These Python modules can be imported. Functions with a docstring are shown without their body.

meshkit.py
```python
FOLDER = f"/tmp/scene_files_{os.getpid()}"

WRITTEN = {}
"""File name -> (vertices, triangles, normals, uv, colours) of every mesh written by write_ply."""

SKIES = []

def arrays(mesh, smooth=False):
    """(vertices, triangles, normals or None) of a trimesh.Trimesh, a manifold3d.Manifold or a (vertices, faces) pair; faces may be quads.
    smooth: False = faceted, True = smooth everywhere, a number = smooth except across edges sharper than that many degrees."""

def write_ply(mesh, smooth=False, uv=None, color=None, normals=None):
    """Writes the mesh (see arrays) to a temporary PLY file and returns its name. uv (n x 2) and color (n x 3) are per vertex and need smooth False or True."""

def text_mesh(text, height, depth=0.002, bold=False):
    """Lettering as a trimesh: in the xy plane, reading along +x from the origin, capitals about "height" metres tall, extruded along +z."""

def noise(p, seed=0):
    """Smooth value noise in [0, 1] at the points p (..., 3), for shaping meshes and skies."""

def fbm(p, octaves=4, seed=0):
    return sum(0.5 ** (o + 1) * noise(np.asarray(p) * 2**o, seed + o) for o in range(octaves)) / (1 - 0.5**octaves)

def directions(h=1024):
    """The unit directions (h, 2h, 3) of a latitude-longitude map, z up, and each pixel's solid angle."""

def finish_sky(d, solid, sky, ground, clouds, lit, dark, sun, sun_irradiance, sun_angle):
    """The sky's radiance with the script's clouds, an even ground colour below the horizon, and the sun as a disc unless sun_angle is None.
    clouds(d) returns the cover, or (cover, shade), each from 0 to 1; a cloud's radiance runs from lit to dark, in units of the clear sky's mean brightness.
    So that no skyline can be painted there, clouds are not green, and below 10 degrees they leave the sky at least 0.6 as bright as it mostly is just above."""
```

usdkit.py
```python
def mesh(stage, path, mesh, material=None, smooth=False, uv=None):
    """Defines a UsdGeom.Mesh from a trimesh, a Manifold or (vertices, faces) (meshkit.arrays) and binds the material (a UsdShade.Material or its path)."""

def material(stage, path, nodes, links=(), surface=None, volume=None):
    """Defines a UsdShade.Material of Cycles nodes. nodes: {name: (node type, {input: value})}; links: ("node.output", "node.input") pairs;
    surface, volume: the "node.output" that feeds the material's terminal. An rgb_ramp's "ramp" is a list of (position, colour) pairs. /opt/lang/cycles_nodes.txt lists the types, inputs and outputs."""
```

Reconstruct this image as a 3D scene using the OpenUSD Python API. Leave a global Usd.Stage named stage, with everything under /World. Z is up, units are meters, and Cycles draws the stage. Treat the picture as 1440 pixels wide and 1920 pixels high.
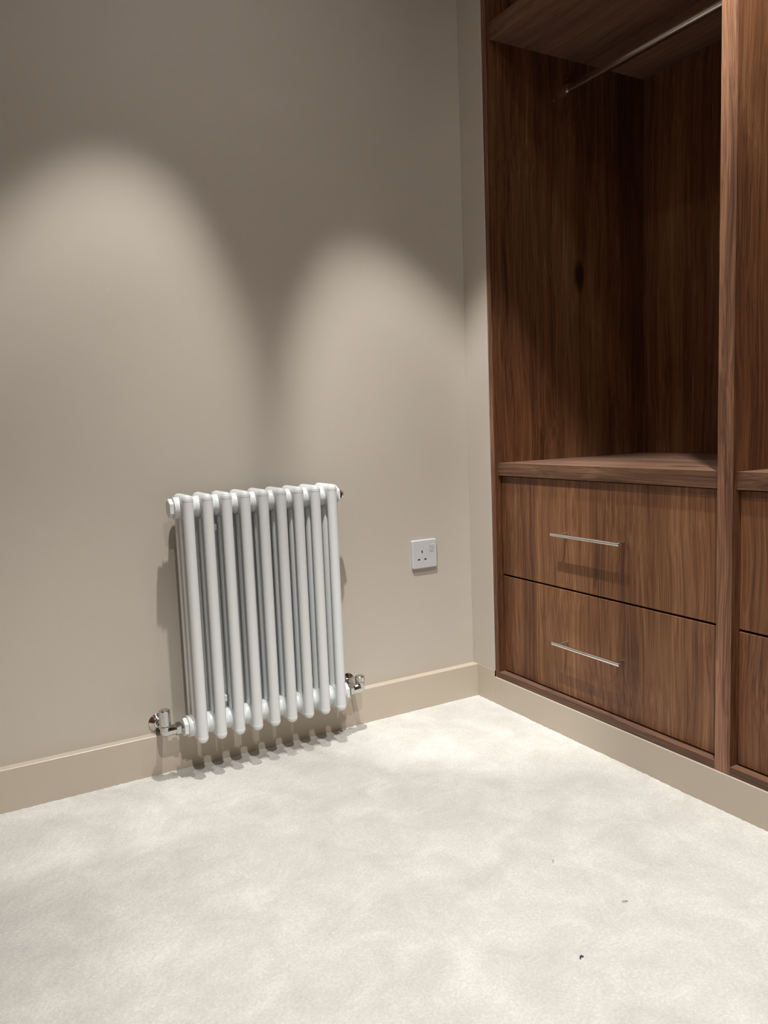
"""Corner of a dressing room: white column radiator, socket, built-in walnut wardrobe, cream carpet."""
import math
import numpy as np
import trimesh
import manifold3d as m3
from manifold3d import Manifold
import usdkit
from meshkit import fbm, noise
from pxr import Gf, Sdf, Usd, UsdGeom, UsdLux, UsdShade

stage = Usd.Stage.CreateInMemory()
UsdGeom.SetStageUpAxis(stage, 'Z')
UsdGeom.SetStageMetersPerUnit(stage, 1.0)
UsdGeom.Xform.Define(stage, '/World')
UsdGeom.Scope.Define(stage, '/World/Looks')

# ------------------------------------------------------------------ camera
FPX, W, H = 1452.5, 1440.0, 1920.0
CAM = (-1.3947, -1.9439, 0.8553)
YAW, PITCH, ROLL = map(math.radians, (-29.2569, -6.3627, -2.1925))
EXPOSURE = 6.6


def camera():
    cy, sy, cp, sp = math.cos(YAW), math.sin(YAW), math.cos(PITCH), math.sin(PITCH)
    fwd = np.array([-sy * cp, cy * cp, sp])
    right = np.array([cy, sy, 0.0])
    up = np.cross(right, fwd)
    c, s = math.cos(ROLL), math.sin(ROLL)
    r2, u2 = c * right + s * up, -s * right + c * up
    cam = UsdGeom.Camera.Define(stage, '/World/camera')
    cam.AddTransformOp().Set(Gf.Matrix4d(*r2, 0, *u2, 0, *(-fwd), 0, *CAM, 1))
    ap = 27.0
    cam.CreateHorizontalApertureAttr(ap)
    cam.CreateVerticalApertureAttr(ap * H / W)
    cam.CreateFocalLengthAttr(ap * FPX / W)
    cam.CreateClippingRangeAttr(Gf.Vec2f(0.01, 100))
    cam.CreateExposureAttr(EXPOSURE)


camera()

# ------------------------------------------------------------------ lamps (recessed ceiling spots; fittings built below)
CEIL = 2.45
LAMP_COLOR = (1.0, 0.975, 0.945)
LAMP_1 = (-0.78, -0.71)      # above the radiator end of the room: a fitting with two tipped heads beside its down beam
LAMP_2 = (-0.32, -1.19)      # in front of the wardrobe divider
LAMP_3 = (-1.10, -1.98)      # above the camera
LAMPS = (LAMP_1, LAMP_2, LAMP_3)
# name, (x, y), tilt from straight down, azimuth from +y towards +x, half angle, softness, intensity
SPOTS = [
    ('down_beam', LAMP_1, 3.0, 105.0, 33, 0.6, 46),
    ('tipped_beam', LAMP_1, 24.2, -25.5, 17.2, 0.65, 76),
    ('tipped_beam', LAMP_1, 25.6, 47.0, 16.1, 0.6, 122),
    ('tipped_beam', LAMP_2, 8.0, 105.0, 38, 0.5, 104),
    ('down_beam', LAMP_3, 6.0, -60.0, 49, 0.5, 128),
]
LENS_GLOW = 3.0


def spot(path, pos, tilt, az, half, soft, intensity):
    t, a = math.radians(tilt), math.radians(az)
    d = np.array([math.sin(t) * math.sin(a), math.sin(t) * math.cos(a), -math.cos(t)])
    z = -d
    x = np.cross([0, 1.0, 0.2], z); x /= np.linalg.norm(x)
    y = np.cross(z, x)
    L = UsdLux.SphereLight.Define(stage, path)
    L.AddTransformOp().Set(Gf.Matrix4d(*x, 0, *y, 0, *z, 0, *pos, 1))
    L.CreateRadiusAttr(0.018)
    L.CreateIntensityAttr(intensity)
    L.CreateColorAttr(Gf.Vec3f(*LAMP_COLOR))
    s = UsdLux.ShapingAPI.Apply(L.GetPrim())
    s.CreateShapingConeAngleAttr(half)
    s.CreateShapingConeSoftnessAttr(soft)


# ------------------------------------------------------------------ helpers
_used = {}


def path_for(name, parent=None):
    base = (str(parent) if parent is not None else '/World') + '/' + name
    n = _used.get(base, 0)
    _used[base] = n + 1
    return base if n == 0 else f'{base}_{n:03d}'


def data(prim, **kw):
    for k, v in kw.items():
        if v:
            prim.SetCustomDataByKey(k, v)
    return prim


def obj(name, mesh, mat, parent=None, smooth=35, **kw):
    p = path_for(name, parent.GetPath() if parent is not None else None)
    pr = usdkit.mesh(stage, p, mesh, mat, smooth=smooth).GetPrim()
    return data(pr, **kw)


def thing(name, label, category, loc=(0, 0, 0), group=None):
    x = UsdGeom.Xform.Define(stage, path_for(name))
    x.AddTranslateOp().Set(Gf.Vec3d(*loc))
    return data(x.GetPrim(), label=label, category=category, group=group)


def dup(src, loc, label, group=None):
    x = UsdGeom.Xform.Define(stage, path_for(src.GetName()))
    x.AddTranslateOp().Set(Gf.Vec3d(*loc))
    x.GetPrim().GetReferences().AddInternalReference(src.GetPath())
    x.GetPrim().SetInstanceable(True)
    return data(x.GetPrim(), label=label, category=src.GetCustomDataByKey('category'), group=group)


def join(*ms):
    return trimesh.util.concatenate(list(ms))


def hull(pts):
    return trimesh.convex.convex_hull(np.asarray(pts, float))


def box(x0, x1, y0, y1, z0, z1, c=0.0008):
    """Box with chamfered edges."""
    if c <= 0:
        return trimesh.creation.box(bounds=[[x0, y0, z0], [x1, y1, z1]])
    pts = []
    for sx, x in ((1, x0), (-1, x1)):
        for sy, y in ((1, y0), (-1, y1)):
            for sz, z in ((1, z0), (-1, z1)):
                pts += [(x, y + sy * c, z + sz * c), (x + sx * c, y, z + sz * c), (x + sx * c, y + sy * c, z)]
    return hull(pts)


def lathe(profile, a, axis, n=40):
    """Revolve (radius, distance) pairs about the axis that starts at point a."""
    m = trimesh.creation.revolve(np.array(profile, float), sections=n)
    T = trimesh.geometry.align_vectors([0, 0, 1], np.asarray(axis, float))
    T[:3, 3] = a
    m.apply_transform(T)
    if m.volume < 0:
        m.invert()
    return m


def rod(a, b, r, n=32, c=0.0006):
    a, b = np.asarray(a, float), np.asarray(b, float)
    L = np.linalg.norm(b - a)
    return lathe([(0, 0), (r - c, 0), (r, c), (r, L - c), (r - c, L), (0, L)], a, b - a, n)


def tm(man):
    m = man.to_mesh()
    return trimesh.Trimesh(m.vert_properties[:, :3], m.tri_verts, process=False)


def mf(t):
    return Manifold(m3.Mesh(np.asarray(t.vertices, np.float32), np.asarray(t.faces, np.uint32)))


def ball(p, r, n=32):
    return Manifold.sphere(r, n).translate(list(map(float, p)))


def mat(name, nodes, links=(), surface='p.BSDF'):
    return usdkit.material(stage, f'/World/Looks/{name}', nodes, links, surface=surface)


def srgb(r, g, b):
    f = lambda c: c / 12.92 if c <= 0.04045 else ((c + 0.055) / 1.055) ** 2.4
    return tuple(f(v / 255.0) for v in (r, g, b))


# ------------------------------------------------------------------ materials
def paint(name, col, rough=0.55, bump=0.04, spec=0.35):
    c2 = tuple(v * 0.965 for v in col)
    return mat(name, {
        'g': ('geometry', {}),
        'n': ('noise_texture', {'scale': 2.2, 'detail': 3.0}),
        'r': ('rgb_ramp', {'ramp': [(0.3, c2), (0.7, col)]}),
        'f': ('noise_texture', {'scale': 420.0, 'detail': 2.0}),
        'b': ('bump', {'strength': bump, 'distance': 0.002}),
        'p': ('principled_bsdf', {'roughness': rough, 'specular_ior_level': spec}),
    }, [('g.position', 'n.vector'), ('g.position', 'f.vector'), ('n.fac', 'r.fac'), ('r.color', 'p.base_color'),
        ('f.fac', 'b.height'), ('b.normal', 'p.normal')])


WALL = paint('wall_paint', (0.49, 0.445, 0.385))
SKIRT = paint('skirting_paint', (0.475, 0.415, 0.335), 0.38, 0.012, 0.45)
CEILP = paint('ceiling_paint', (0.88, 0.87, 0.85))
WHITE = mat('white_enamel', {'p': ('principled_bsdf', {'base_color': (0.66, 0.685, 0.685), 'roughness': 0.30, 'specular_ior_level': 0.5})})
PLASTIC = mat('white_plastic', {'p': ('principled_bsdf', {'base_color': (0.50, 0.515, 0.525), 'roughness': 0.28})})
SHUTTER = mat('black_shutter', {'p': ('principled_bsdf', {'base_color': (0.012, 0.012, 0.012), 'roughness': 0.5})})
CHROME = mat('chrome', {'p': ('principled_bsdf', {'base_color': (0.58, 0.58, 0.57), 'metallic': 1.0, 'roughness': 0.07})})
STEEL = mat('brushed_steel', {
    'g': ('geometry', {}), 'm': ('mapping', {'scale': (900.0, 30.0, 900.0)}), 'n': ('noise_texture', {'scale': 1.0, 'detail': 2.0}),
    'r': ('map_range', {'from_min': 0.3, 'from_max': 0.7, 'to_min': 0.16, 'to_max': 0.24}),
    'p': ('principled_bsdf', {'base_color': (0.74, 0.73, 0.70), 'metallic': 1.0}),
}, [('g.position', 'm.vector'), ('m.vector', 'n.vector'), ('n.fac', 'r.value'), ('r.result', 'p.roughness')])
BRASS = mat('vent_brass', {'p': ('principled_bsdf', {'base_color': (0.80, 0.70, 0.55), 'metallic': 1.0, 'roughness': 0.3})})
GASKET = mat('black_gasket', {'p': ('principled_bsdf', {'base_color': (0.01, 0.01, 0.01), 'roughness': 0.6})})
BLUE = mat('blue_thread', {'p': ('principled_bsdf', {'base_color': (0.02, 0.025, 0.10), 'roughness': 0.7})})
LINT = mat('grey_lint', {'p': ('principled_bsdf', {'base_color': (0.18, 0.17, 0.16), 'roughness': 0.9})})
LENS = mat('lamp_lens', {'e': ('emission', {'color': LAMP_COLOR, 'strength': LENS_GLOW})}, surface='e.emission')


def wood(name, along, ramp=None):
    """Walnut: the grain runs along z or along y. All from world position, so neighbouring fronts match."""
    def sc(across, lengthwise):
        s = [across] * 3
        s[along] = lengthwise
        return tuple(s)
    nodes = {
        'g': ('geometry', {}),
        # slow sideways wander of the grain
        'mw': ('mapping', {'scale': sc(5.0, 1.6)}), 'w': ('noise_texture', {'scale': 1.0, 'detail': 2.0}),
        'ws': ('vector_math', {'math_type': 'subtract', 'vector2': (0.5, 0.5, 0.5)}),
        'wk': ('vector_math', {'math_type': 'multiply', 'vector2': sc(0.07, 0.0)}),
        # knots: a few dark eyes that push the grain aside
        'mk': ('mapping', {'scale': sc(3.0, 1.3), 'location': (0.31, 0.12, 0.27)}),
        'k': ('voronoi_texture', {'scale': 1.0, 'randomness': 1.0}),
        'kr': ('map_range', {'from_min': 0.015, 'from_max': 0.075, 'to_min': 1.0, 'to_max': 0.0, 'clamp': True}),
        'p1': ('vector_math', {'math_type': 'add'}),
        # bands, streaks, pores
        'mb': ('mapping', {'scale': sc(11.0, 0.55), 'location': WOOD_SHIFT}), 'b': ('noise_texture', {'scale': 1.0, 'detail': 3.0, 'roughness': 0.55}),
        'ms': ('mapping', {'scale': sc(75.0, 1.3)}), 's': ('noise_texture', {'scale': 1.0, 'detail': 3.0, 'roughness': 0.6}),
        'mp': ('mapping', {'scale': sc(330.0, 5.0)}), 'f': ('noise_texture', {'scale': 1.0, 'detail': 2.0, 'roughness': 0.6}),
        'a1': ('math', {'math_type': 'multiply_add', 'value2': 1.2, 'value3': -0.925}),
        'a2': ('math', {'math_type': 'multiply_add', 'value2': 0.8}),
        'a3': ('math', {'math_type': 'multiply_add', 'value2': 0.85}),
        'nk': ('math', {'math_type': 'multiply_add', 'value2': -0.9}),
        'r': ('rgb_ramp', {'ramp': ramp or WOOD_RAMP}),
        'bu': ('bump', {'strength': 0.12, 'distance': 0.0015}),
        'rr': ('map_range', {'from_min': 0.3, 'from_max': 0.7, 'to_min': 0.50, 'to_max': 0.36}),
        'p': ('principled_bsdf', {'specular_ior_level': 0.35, 'sheen_weight': 0.2 if along == 1 and ramp is None else 0.0, 'sheen_roughness': 0.6}),
    }
    links = [
        ('g.position', 'mw.vector'), ('mw.vector', 'w.vector'), ('w.color', 'ws.vector1'), ('ws.vector', 'wk.vector1'),
        ('g.position', 'p1.vector1'), ('wk.vector', 'p1.vector2'),
        ('g.position', 'mk.vector'), ('mk.vector', 'k.vector'), ('k.distance', 'kr.value'),
        ('p1.vector', 'mb.vector'), ('mb.vector', 'b.vector'), ('p1.vector', 'ms.vector'), ('ms.vector', 's.vector'),
        ('p1.vector', 'mp.vector'), ('mp.vector', 'f.vector'),
        ('b.fac', 'a1.value1'), ('s.fac', 'a2.value1'), ('a1.value', 'a2.value3'), ('f.fac', 'a3.value1'), ('a2.value', 'a3.value3'),
        ('kr.result', 'nk.value1'), ('a3.value', 'nk.value3'), ('nk.value', 'r.fac'),
        ('r.color', 'p.base_color'), ('f.fac', 'bu.height'), ('bu.normal', 'p.normal'), ('f.fac', 'rr.value'), ('rr.result', 'p.roughness'),
    ]
    return mat(name, nodes, links)


WOOD_SHIFT = (6.37, 6.71, 0.6)
WOOD_RAMP = [(0.0, (0.028, 0.011, 0.0055)), (0.28, (0.078, 0.031, 0.0135)), (0.50, (0.142, 0.059, 0.0255)), (0.72, (0.208, 0.097, 0.044)), (1.0, (0.31, 0.165, 0.082))]


def carpet():
    return mat('carpet_pile', {
        'g': ('geometry', {}),
        'w': ('noise_texture', {'scale': 1.6, 'detail': 2.0}),
        'n1': ('noise_texture', {'scale': 9.0, 'detail': 6.0, 'roughness': 0.66, 'distortion': 0.5}),
        'n2': ('noise_texture', {'scale': 190.0, 'detail': 4.0, 'roughness': 0.75}),
        'n3': ('noise_texture', {'scale': 700.0, 'detail': 2.0, 'roughness': 0.6}),
        's1': ('math', {'math_type': 'multiply', 'value2': 0.50}),
        's2': ('math', {'math_type': 'multiply_add', 'value2': 0.50}),
        'r': ('rgb_ramp', {'ramp': [(0.37, (0.470, 0.457, 0.423)), (0.50, (0.545, 0.533, 0.498)), (0.63, (0.645, 0.636, 0.603))]}),
        'hh': ('math', {'math_type': 'multiply_add', 'value2': 0.5}),
        'b': ('bump', {'strength': 0.40, 'distance': 0.003}),
        'p': ('principled_bsdf', {'roughness': 0.95, 'specular_ior_level': 0.1, 'sheen_weight': 0.25, 'sheen_roughness': 0.5}),
    }, [('g.position', 'n1.vector'), ('g.position', 'n2.vector'), ('g.position', 'n3.vector'),
        ('n1.fac', 's1.value1'), ('n2.fac', 's2.value1'), ('s1.value', 's2.value3'), ('s2.value', 'r.fac'), ('r.color', 'p.base_color'),
        ('n3.fac', 'hh.value1'), ('n2.fac', 'hh.value3'), ('hh.value', 'b.height'), ('b.normal', 'p.normal')])


edge_ramp = lambda k, g: [(a, tuple((1 - g) * k * v + g * k * sum(c) / 3 for v in c)) for a, c in WOOD_RAMP]
WOOD_V = wood('walnut_upright', 2)
WOOD_H = wood('walnut_level', 1)
EDGE_V = wood('edge_band_upright', 2, edge_ramp(1.75, 0.2))
EDGE_H = wood('edge_band_level', 1, edge_ramp(0.85, 0.2))
CARPET = carpet()

# ------------------------------------------------------------------ room shell
XL, YR, XB = -1.78, -3.30, 0.655          # left wall, wall behind the camera, wall behind the wardrobe
TS = 0.0229                                # skirting thickness on the left wall
HS = 0.1045
STRIP_Y = -0.1085                          # painted strip between the corner and the wardrobe
XS = -0.003                                # face of the strip and of the plinth
PLINTH = 0.0855


def floor_mesh():
    step = 0.004
    xs, ys = np.arange(-1.62, 0.0101, step), np.arange(-1.70, 0.0101, step)
    X, Y = np.meshgrid(xs, ys, indexing='ij')
    P = np.stack([X, Y, np.zeros_like(X)], -1)
    Z = 0.0010 * (fbm(P * 55, 3, 3) - 0.5) + 0.0018 * (noise(P * 230, 9) - 0.5) + 0.0014 * (fbm(P * 6, 2, 5) - 0.5)
    edge = np.minimum(-TS - Y, XS - X)
    Z += 0.0030 * np.exp(-np.clip(edge, 0, 1) / 0.010)
    rim = np.minimum.reduce([X - xs[0], Y - ys[0]])
    Z *= np.clip(rim / 0.08, 0, 1)
    V = np.stack([X, Y, Z], -1).reshape(-1, 3)
    n, m = X.shape
    i = (np.arange(n - 1)[:, None] * m + np.arange(m - 1)[None, :]).ravel()
    F = np.stack([i, i + m, i + m + 1, i + 1], -1)
    F = np.vstack([F[:, [0, 1, 2]], F[:, [0, 2, 3]]])
    fine = trimesh.Trimesh(V, F, process=False)
    parts = [fine]
    for x0, x1, y0, y1 in ((XL - .1, xs[0], YR - .1, .01), (xs[0], .7, YR - .1, ys[0]), (xs[-1], .7, ys[0], .01)):
        parts.append(trimesh.Trimesh([[x0, y0, 0], [x1, y0, 0], [x1, y1, 0], [x0, y1, 0]], [[0, 1, 2], [0, 2, 3]], process=False))
    slab = box(XL - .1, .7, YR - .1, .01, -.10, -.012, 0)
    return join(*parts, slab)


S = dict(kind='structure')
obj('floor', floor_mesh(), CARPET, smooth=True, **S)
obj('wall_left', box(XL - .1, XB + .1, 0, .1, -.1, CEIL + .1, 0), WALL, smooth=False, **S)
obj('wall_right', join(box(XS, XB + .05, STRIP_Y, 0.0, -.1, CEIL + .05, 0.0005), box(XB, XB + .1, YR - .1, STRIP_Y, -.1, CEIL + .05, 0)), WALL, smooth=False, **S)
obj('wall_back', box(XL - .1, XB + .1, YR - .1, YR, -.1, CEIL + .1, 0), WALL, smooth=False, **S)
obj('wall_front', box(XL - .1, XL, YR, 0, -.1, CEIL + .1, 0), WOOD_V, smooth=False, **S)


def ceiling_mesh():
    slab = mf(box(XL - .1, XB + .1, YR - .1, .1, CEIL, CEIL + .12, 0))
    for x, y in LAMPS:
        slab -= Manifold.cylinder(.1, .041, .041, 48).translate([x, y, CEIL - .01])
    return tm(slab)


obj('ceiling', ceiling_mesh(), CEILP, smooth=False, **S)


def skirting(x0, x1):
    c = 0.0015
    poly = [(0, 0), (0, HS), (-(TS - c), HS), (-TS, HS - c), (-TS, 0)]
    pts = [(x, y, z) for x in (x0, x1) for y, z in poly]
    return hull(pts)


obj('baseboard_left', skirting(XL, XS), SKIRT, smooth=False, **S)
# on the strip the board is flush with the wall; under the wardrobe it stands a little proud as a plinth
obj('baseboard_right', join(box(XS - .0006, .02, STRIP_Y, -TS, 0, HS, 0.0005), box(XS - .0012, .018, YR, STRIP_Y - .0004, 0, PLINTH, 0.0008)), SKIRT, smooth=False, **S)

# ------------------------------------------------------------------ wardrobe units
Y0, T = -0.1090, 0.0182                   # left edge of the first unit, board thickness
PITCH_U = 0.7899
RD, RW = 0.0217, 0.0112                   # drawer fronts and fixed shelves stand back from the side panels
ZB, ZR, ZW, ZWT, ZS, ZST = 0.0862, 0.1044, 0.7337, 0.6971, 1.9043, 1.9473
DEPTH, TOP = 0.6171, 2.48


def board(name, b, m, me, parent):
    """A board whose front edge carries a paler edge band."""
    x0, x1, y0, y1, z0, z1 = b
    e = .0010
    o = obj(name, box(x0 + e, x1, y0, y1, z0, z1, .0002), m, parent, smooth=False)
    obj('edge_band', box(x0, x0 + e, y0 + .0001, y1 - .0001, z0 + .0001, z1 - .0001, .00095), me, o, smooth=False, label='paler edge band along the front edge')


def wardrobe(label, group):
    t = thing('wardrobe', label, 'wardrobe', (0, Y0, ZB), group)
    # local frame: y runs from 0 (edge by the corner) to -PITCH_U, z from the carcass underside
    z = lambda v: v - ZB
    yl, yr = -T, -PITCH_U + T + 0.0003
    for a, b in ((0.0, yl), (yr, -PITCH_U + 0.0003)):
        board('side_panel', (0, DEPTH + .018, b, a, 0, z(TOP)), WOOD_V, EDGE_V, t)
    obj('back_panel', box(DEPTH, DEPTH + .016, yr, yl, z(ZR), z(TOP) - .02, 0), WOOD_V, t, smooth=False)
    board('base_rail', (0.0002, DEPTH, yr, yl, 0, z(ZR)), WOOD_H, EDGE_H, t)
    board('worktop', (RW, DEPTH, yr, yl, z(ZWT), z(ZW)), WOOD_H, EDGE_H, t)
    board('top_shelf', (RW, DEPTH, yr, yl, z(ZS), z(ZST)), WOOD_H, EDGE_H, t)
    obj('top_panel', box(0.0002, DEPTH, yr, yl, z(TOP) - .02, z(TOP) - .0005, .0006), WOOD_H, t, smooth=False)
    for z0, z1, zh in ((0.4025, 0.6950, 0.5515), (0.1075, 0.3978, 0.2556)):
        d = obj('drawer', join(box(RD, RD + .018, yr + .0022, yl - .0022, z(z0), z(z1), .0013),
                               box(RD + .018, RD + .45, yr + .012, yl - .012, z(z0) + .015, z(z1) - .06, 0)), WOOD_V, t, smooth=False)
        xb, r = -0.016, 0.0050
        ya, yb = -0.3838 - Y0, -0.6242 - Y0
        bars = [rod((xb, ya, z(zh)), (xb, yb, z(zh)), r, 28)]
        for yp in (-0.4012, -0.6025):
            bars.append(rod((xb, yp - Y0, z(zh)), (RD + .002, yp - Y0, z(zh)), .0040, 20, .0003))
        obj('handle', join(*bars), STEEL, d, label='brushed steel bar handle on two posts')
    # hanging rail in its two round sockets
    xr, zr = 0.295, z(1.8175)
    hr = obj('hanging_rail', rod((xr, yl - .002, zr), (xr, yr + .002, zr), .0118, 36), STEEL, t, label='brushed steel hanging rail')
    for ye, s in ((yl, -1), (yr, 1)):
        obj('rail_socket', lathe([(0, 0), (.0185, 0), (.0185, .0025), (.0160, .004), (.0160, .012), (.0125, .012), (.0125, .004), (0, .004)], (xr, ye, zr), (0, s, 0), 36), STEEL, hr)
        obj('screw_head', lathe([(0, 0), (.0035, 0), (.003, .0015), (0, .002)], (xr + .004, ye, zr + .033), (0, s, 0), 16), STEEL, hr)
    return t


GW = None
unit = wardrobe('dark walnut wardrobe unit nearest the corner, open hanging space over two drawers', GW)
dup(unit, (0, Y0 - PITCH_U, ZB), 'dark walnut wardrobe unit cut off by the right edge of the photo', GW)
dup(unit, (0, Y0 - 2 * PITCH_U, ZB), 'dark walnut wardrobe unit farthest from the radiator, beside the camera, outside the photo', GW)
obj('trim_1', box(0.004, .022, Y0 - 3 * PITCH_U, STRIP_Y, TOP - .0005, CEIL, .0005), WOOD_H, smooth=False, **S)

# ------------------------------------------------------------------ radiator
PT, X1, YF, RT, ZBOT, ZTOP = 0.0473, -0.9056, -0.1197, 0.0132, 0.0977, 0.7094
YT = [YF, YF + .0388, YF + .0776]          # front, middle and rear columns
YM = YT[1]
ZHT, ZHB, RH = 0.6775, 0.1335, 0.0262      # hub axes and radius


def head_mesh(zend, zhub, s):
    """One end of a section: rounded slab over the three columns, with its hub. s=+1 top, -1 bottom."""
    r = RT + .0004
    slab = []
    zin = zhub - s * .020
    for y in (YT[0], YT[2]):
        slab.append(ball((0, y, zend - s * r), r))
    for y in (YM - .020, YM + .020):
        slab.append(ball((0, y, zin), r * .82))
    body = Manifold.batch_hull(slab)
    hb = PT / 2
    hub = mf(lathe([(0, -hb), (RH - .0022, -hb), (RH, -hb + .003), (RH, -.012), (RH - .003, -.009), (RH - .003, .009), (RH, .012), (RH, hb - .003), (RH - .0022, hb), (0, hb)], (0, YM, zhub), (1, 0, 0), 48))
    return body + hub


def column(y):
    return lathe([(0, ZBOT + .004), (RT - .003, ZBOT + .004), (RT, ZBOT + .010), (RT, ZTOP - .010), (RT - .003, ZTOP - .004), (0, ZTOP - .004)], (0, y, 0), (0, 0, 1), 36)


rad = thing('radiator', 'white three-column radiator of nine sections hung low on the beige wall', 'radiator', (0, 0, 0))
top_h, bot_h = tm(head_mesh(ZTOP, ZHT, 1)), tm(head_mesh(ZBOT, ZHB, -1))
for i in range(9):
    dx = [X1 + i * PT, 0, 0]
    sec = UsdGeom.Xform.Define(stage, path_for('section', rad.GetPath())).GetPrim()
    for nm, hm in (('top_header', top_h), ('bottom_header', bot_h)):
        obj(nm, hm.copy().apply_translation(dx), WHITE, sec, smooth=40)
    for y in YT:
        obj('column', column(y).apply_translation(dx), WHITE, sec)
XA, XZ = X1 - PT / 2, X1 + 8 * PT + PT / 2   # outer faces of the end hubs


def hexprism(x0, x1, y, z, af, c=.0012):
    pts = []
    for k in range(6):
        a = math.radians(60 * k + 30)
        R = af / math.sqrt(3)
        for x, rr in ((x0, R - c), (x0 + c, R), (x1 - c, R), (x1, R - c)):
            pts.append((x, y + rr * math.cos(a), z + rr * math.sin(a)))
    return hull(pts)


def plug(xf, s, zh, hexlen=.0105):
    ring = lathe([(0, 0), (RH - .002, 0), (RH + .0008, .0012), (RH + .0008, .0030), (RH - .003, .0036), (0, .0036)], (xf, YM, zh), (s, 0, 0), 44)
    a, b = xf + s * .0036, xf + s * (.0036 + hexlen)
    return join(ring, hexprism(min(a, b), max(a, b), YM, zh, .040))


for xf, s, zh in ((XA, -1, ZHT), (XA, -1, ZHB), (XZ, 1, ZHB)):
    obj('end_plug', plug(xf, s, zh), WHITE, rad, smooth=25)
vp = obj('air_vent', plug(XZ, 1, ZHT, .0075), WHITE, rad, smooth=25, label='white bleed plug with a black seal and pale metal key end')
xv = XZ + .0111
obj('seal', rod((xv, YM, ZHT), (xv + .0080, YM, ZHT), .0125, 28), GASKET, vp)
obj('vent_key', rod((xv + .0080, YM, ZHT), (xv + .0128, YM, ZHT), .0118, 28), BRASS, vp)
# brackets that carry it
for xb in (X1 + 1.5 * PT, X1 + 6.5 * PT):
    for zb in (ZHT - .055, ZHB + .052):
        obj('wall_bracket', join(box(xb - .011, xb + .011, -.006, .0005, zb - .045, zb + .045, .001), box(xb - .006, xb + .006, YT[1] - .006, -.004, zb - .008, zb + .008, .001)), WHITE, rad, smooth=False)


def elbow(p0, c, p1, r, n=24):
    """Round pipe from p0 to p1 with a bend at c."""
    p0, c, p1 = (np.asarray(v, float) for v in (p0, c, p1))
    d0, d1 = (p0 - c) / np.linalg.norm(p0 - c), (p1 - c) / np.linalg.norm(p1 - c)
    R = r * 0.55
    out = Manifold()
    cyl = lambda a, b: mf(rod(a, b, r, 36, .0008))
    out = cyl(p0, c + d0 * 0) + cyl(c, p1) + ball(c, r, 40)
    return tm(out)


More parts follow.
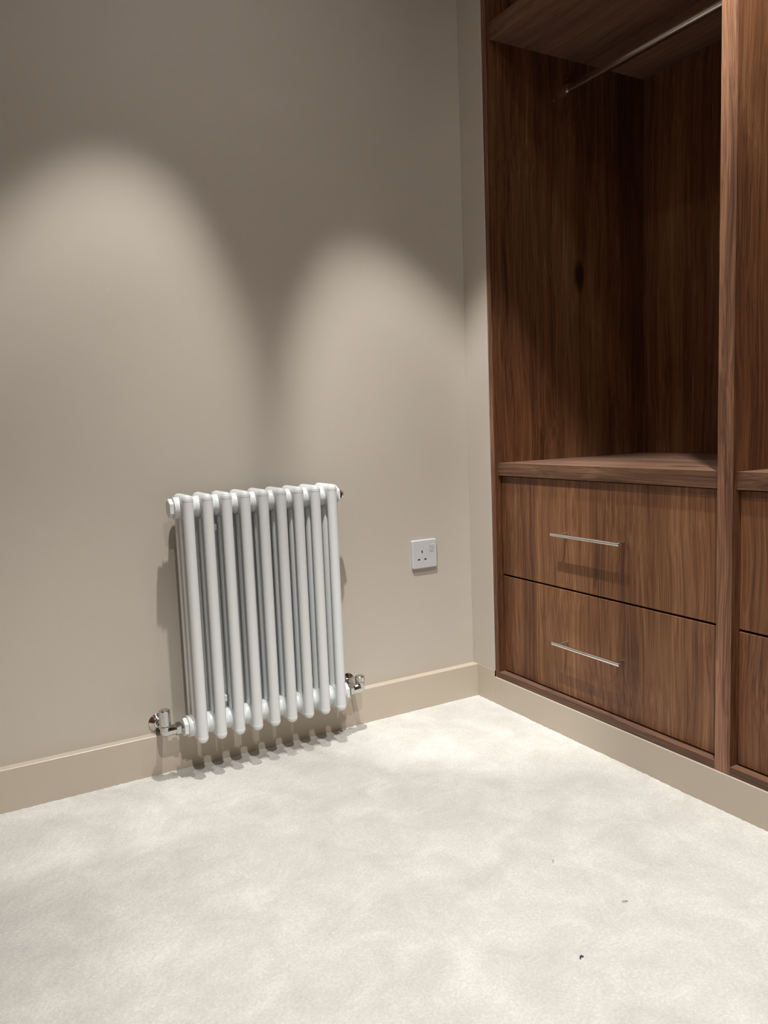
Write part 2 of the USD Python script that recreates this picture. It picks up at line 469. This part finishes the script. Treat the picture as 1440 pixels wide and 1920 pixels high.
def valve(label, xc, s, cap):
    """xc: axis of the upright body; s: +1 when the radiator lies towards +x. cap: (z0, z1, radius)."""
    za = ZHB
    t = thing('radiator_valve', label, 'radiator valve', (xc, YM, 0.0))
    r = .0128
    obj('body', elbow((0, 0, cap[0]), (0, 0, za), (s * .026, 0, za), r), CHROME, t, smooth=45)
    obj('cap', lathe([(0, 0), (cap[2] - .001, 0), (cap[2], .001), (cap[2], cap[1] - cap[0] - .0022), (cap[2] - .0022, cap[1] - cap[0]), (0, cap[1] - cap[0])], (0, 0, cap[0] + .0006), (0, 0, 1), 44), CHROME, t)
    xe = (XA - .0141 if s > 0 else XZ + .0141) - xc
    L = abs(xe) - .026
    obj('union_nut', hexprism(min(s * .0245, s * .0365), max(s * .0245, s * .0365), 0, za, .0295), CHROME, t, smooth=25)
    prof = [(0, 0), (.0105, 0)]
    k = 0
    while k * .0022 < L - .008:
        prof += [(.0112, .008 + k * .0022), (.0100, .008 + k * .0022 + .0011)]
        k += 1
    prof += [(.0105, L + .001), (0, L + .001)]
    obj('threaded_tail', lathe(prof, (s * .026, 0, za), (s, 0, 0), 32), CHROME, t)
    obj('pipe', rod((0, .004, za - .003), (0, -YM, za - .003), .0078, 28), CHROME, t)
    obj('wall_flange', lathe([(0, 0), (.0235, 0), (.0235, .0018), (.0215, .0035), (.0125, .0085), (.0105, .0125), (.0085, .0130), (0, .0130)], (0, -YM, za - .003), (0, -1, 0), 44), CHROME, t)
    return t


valve('tall chrome radiator valve at the lower left end of the radiator', -0.9860, 1, (.1470, .1870, .0134))
valve('short chrome radiator valve at the lower right end of the radiator', -0.4485, -1, (.1525, .1680, .0138))

# ------------------------------------------------------------------ socket
SX, SZ, SS, ST = -0.1762, 0.4700, 0.0866, 0.0090


def socket():
    t = thing('wall_socket', 'single white switched power socket between the radiator and the wardrobe', 'power socket', (SX, 0, SZ))
    def rr(hw, y, rad):
        pts = []
        for cx, cz, a0 in ((1, 1, 0), (-1, 1, 90), (-1, -1, 180), (1, -1, 270)):
            for k in range(7):
                a = math.radians(a0 + 15 * k)
                pts.append((cx * (hw - rad) + rad * math.cos(a), y, cz * (hw - rad) + rad * math.sin(a)))
        return pts
    h = SS / 2
    plate = mf(hull(rr(h, 0, .005) + rr(h, -.0058, .005) + rr(h - .0012, -.0080, .0045) + rr(h - .0030, -ST, .004)))
    holes = []
    ex, ez = -0.1856 - SX, 0.4772 - SZ
    for cx, cz, w, hh in ((ex, ez, .0046, .0090), (-0.1973 - SX, 0.4547 - SZ, .0078, .0046), (-0.1747 - SX, 0.4543 - SZ, .0078, .0046)):
        plate -= mf(box(cx - w / 2, cx + w / 2, -.012, -.0035, cz - hh / 2, cz + hh / 2, 0))
        holes.append(box(cx - w / 2 + .0001, cx + w / 2 - .0001, -.0062, -.0034, cz - hh / 2 + .0001, cz + hh / 2 - .0001, 0))
    sx, sz = -0.1528 - SX, 0.4877 - SZ
    plate -= mf(box(sx - .0068, sx + .0068, -.012, -.0035, sz - .0120, sz + .0120, 0))
    obj('plate', tm(plate), PLASTIC, t, smooth=20)
    for m in holes:
        obj('pin_slot', m, SHUTTER, t, smooth=False, label='black pin slot')
    obj('switch', hull([(x, y, z) for x in (sx - .0063, sx + .0063) for y, z in ((-.0036, sz - .0115), (-.0036, sz + .0115), (-.0095, sz - .0115), (-.0120, sz + .0095), (-.0108, sz + .0115))]), PLASTIC, t, smooth=False)


socket()

# ------------------------------------------------------------------ specks on the carpet
def strand(pts, r, seed):
    pts = np.asarray(pts, float)
    return tm(sum((Manifold.batch_hull([ball(a, r, 10), ball(b, r, 10)]) for a, b in zip(pts[:-1], pts[1:])), Manifold()))


ZF = .0022
obj('thread_scrap', strand([(-.5865, -1.0845, ZF), (-.5850, -1.0825, ZF + .001), (-.5825, -1.0822, ZF + .0012), (-.5803, -1.0838, ZF)], .0011, 1), BLUE,
    label='tiny dark blue scrap of thread lying on the carpet', category='thread')
obj('lint_fibre', strand([(-.4215, -1.0150, ZF), (-.4175, -1.0180, ZF + .0005), (-.4125, -1.0190, ZF)], .0006, 2), LINT,
    label='thin grey lint fibre on the carpet nearer the wardrobe than the blue scrap', category='lint')
obj('lint_fibre', strand([(-.4385, -.8550, ZF), (-.4360, -.8525, ZF + .0005), (-.4350, -.8495, ZF)], .0005, 3), LINT,
    label='short grey lint fibre on the carpet, the one nearest the radiator', category='lint')

# ------------------------------------------------------------------ ceiling lamps
for (x, y), label in zip(LAMPS, ('round white recessed ceiling lamp nearest the radiator wall',
                                 'round white recessed ceiling lamp in front of the wardrobe divider',
                                 'round white recessed ceiling lamp above the camera')):
    t = thing('ceiling_lamp', label, 'ceiling lamp', (x, y, CEIL))
    obj('trim_ring', lathe([(.034, .03), (.034, -.002), (.036, -.005), (.044, -.005), (.046, -.003), (.046, -.0004), (.040, -.0004), (.040, .03), (.034, .03)], (0, 0, 0), (0, 0, 1), 48), PLASTIC, t)
    obj('lens', rod((0, 0, .012), (0, 0, .016), .0339, 36), LENS, t)
    for nm, pos, tilt, az, half, soft, power in SPOTS:
        if pos == (x, y):
            spot(path_for(nm, t.GetPath()), (0, 0, -.03), tilt, az, half, soft, power)
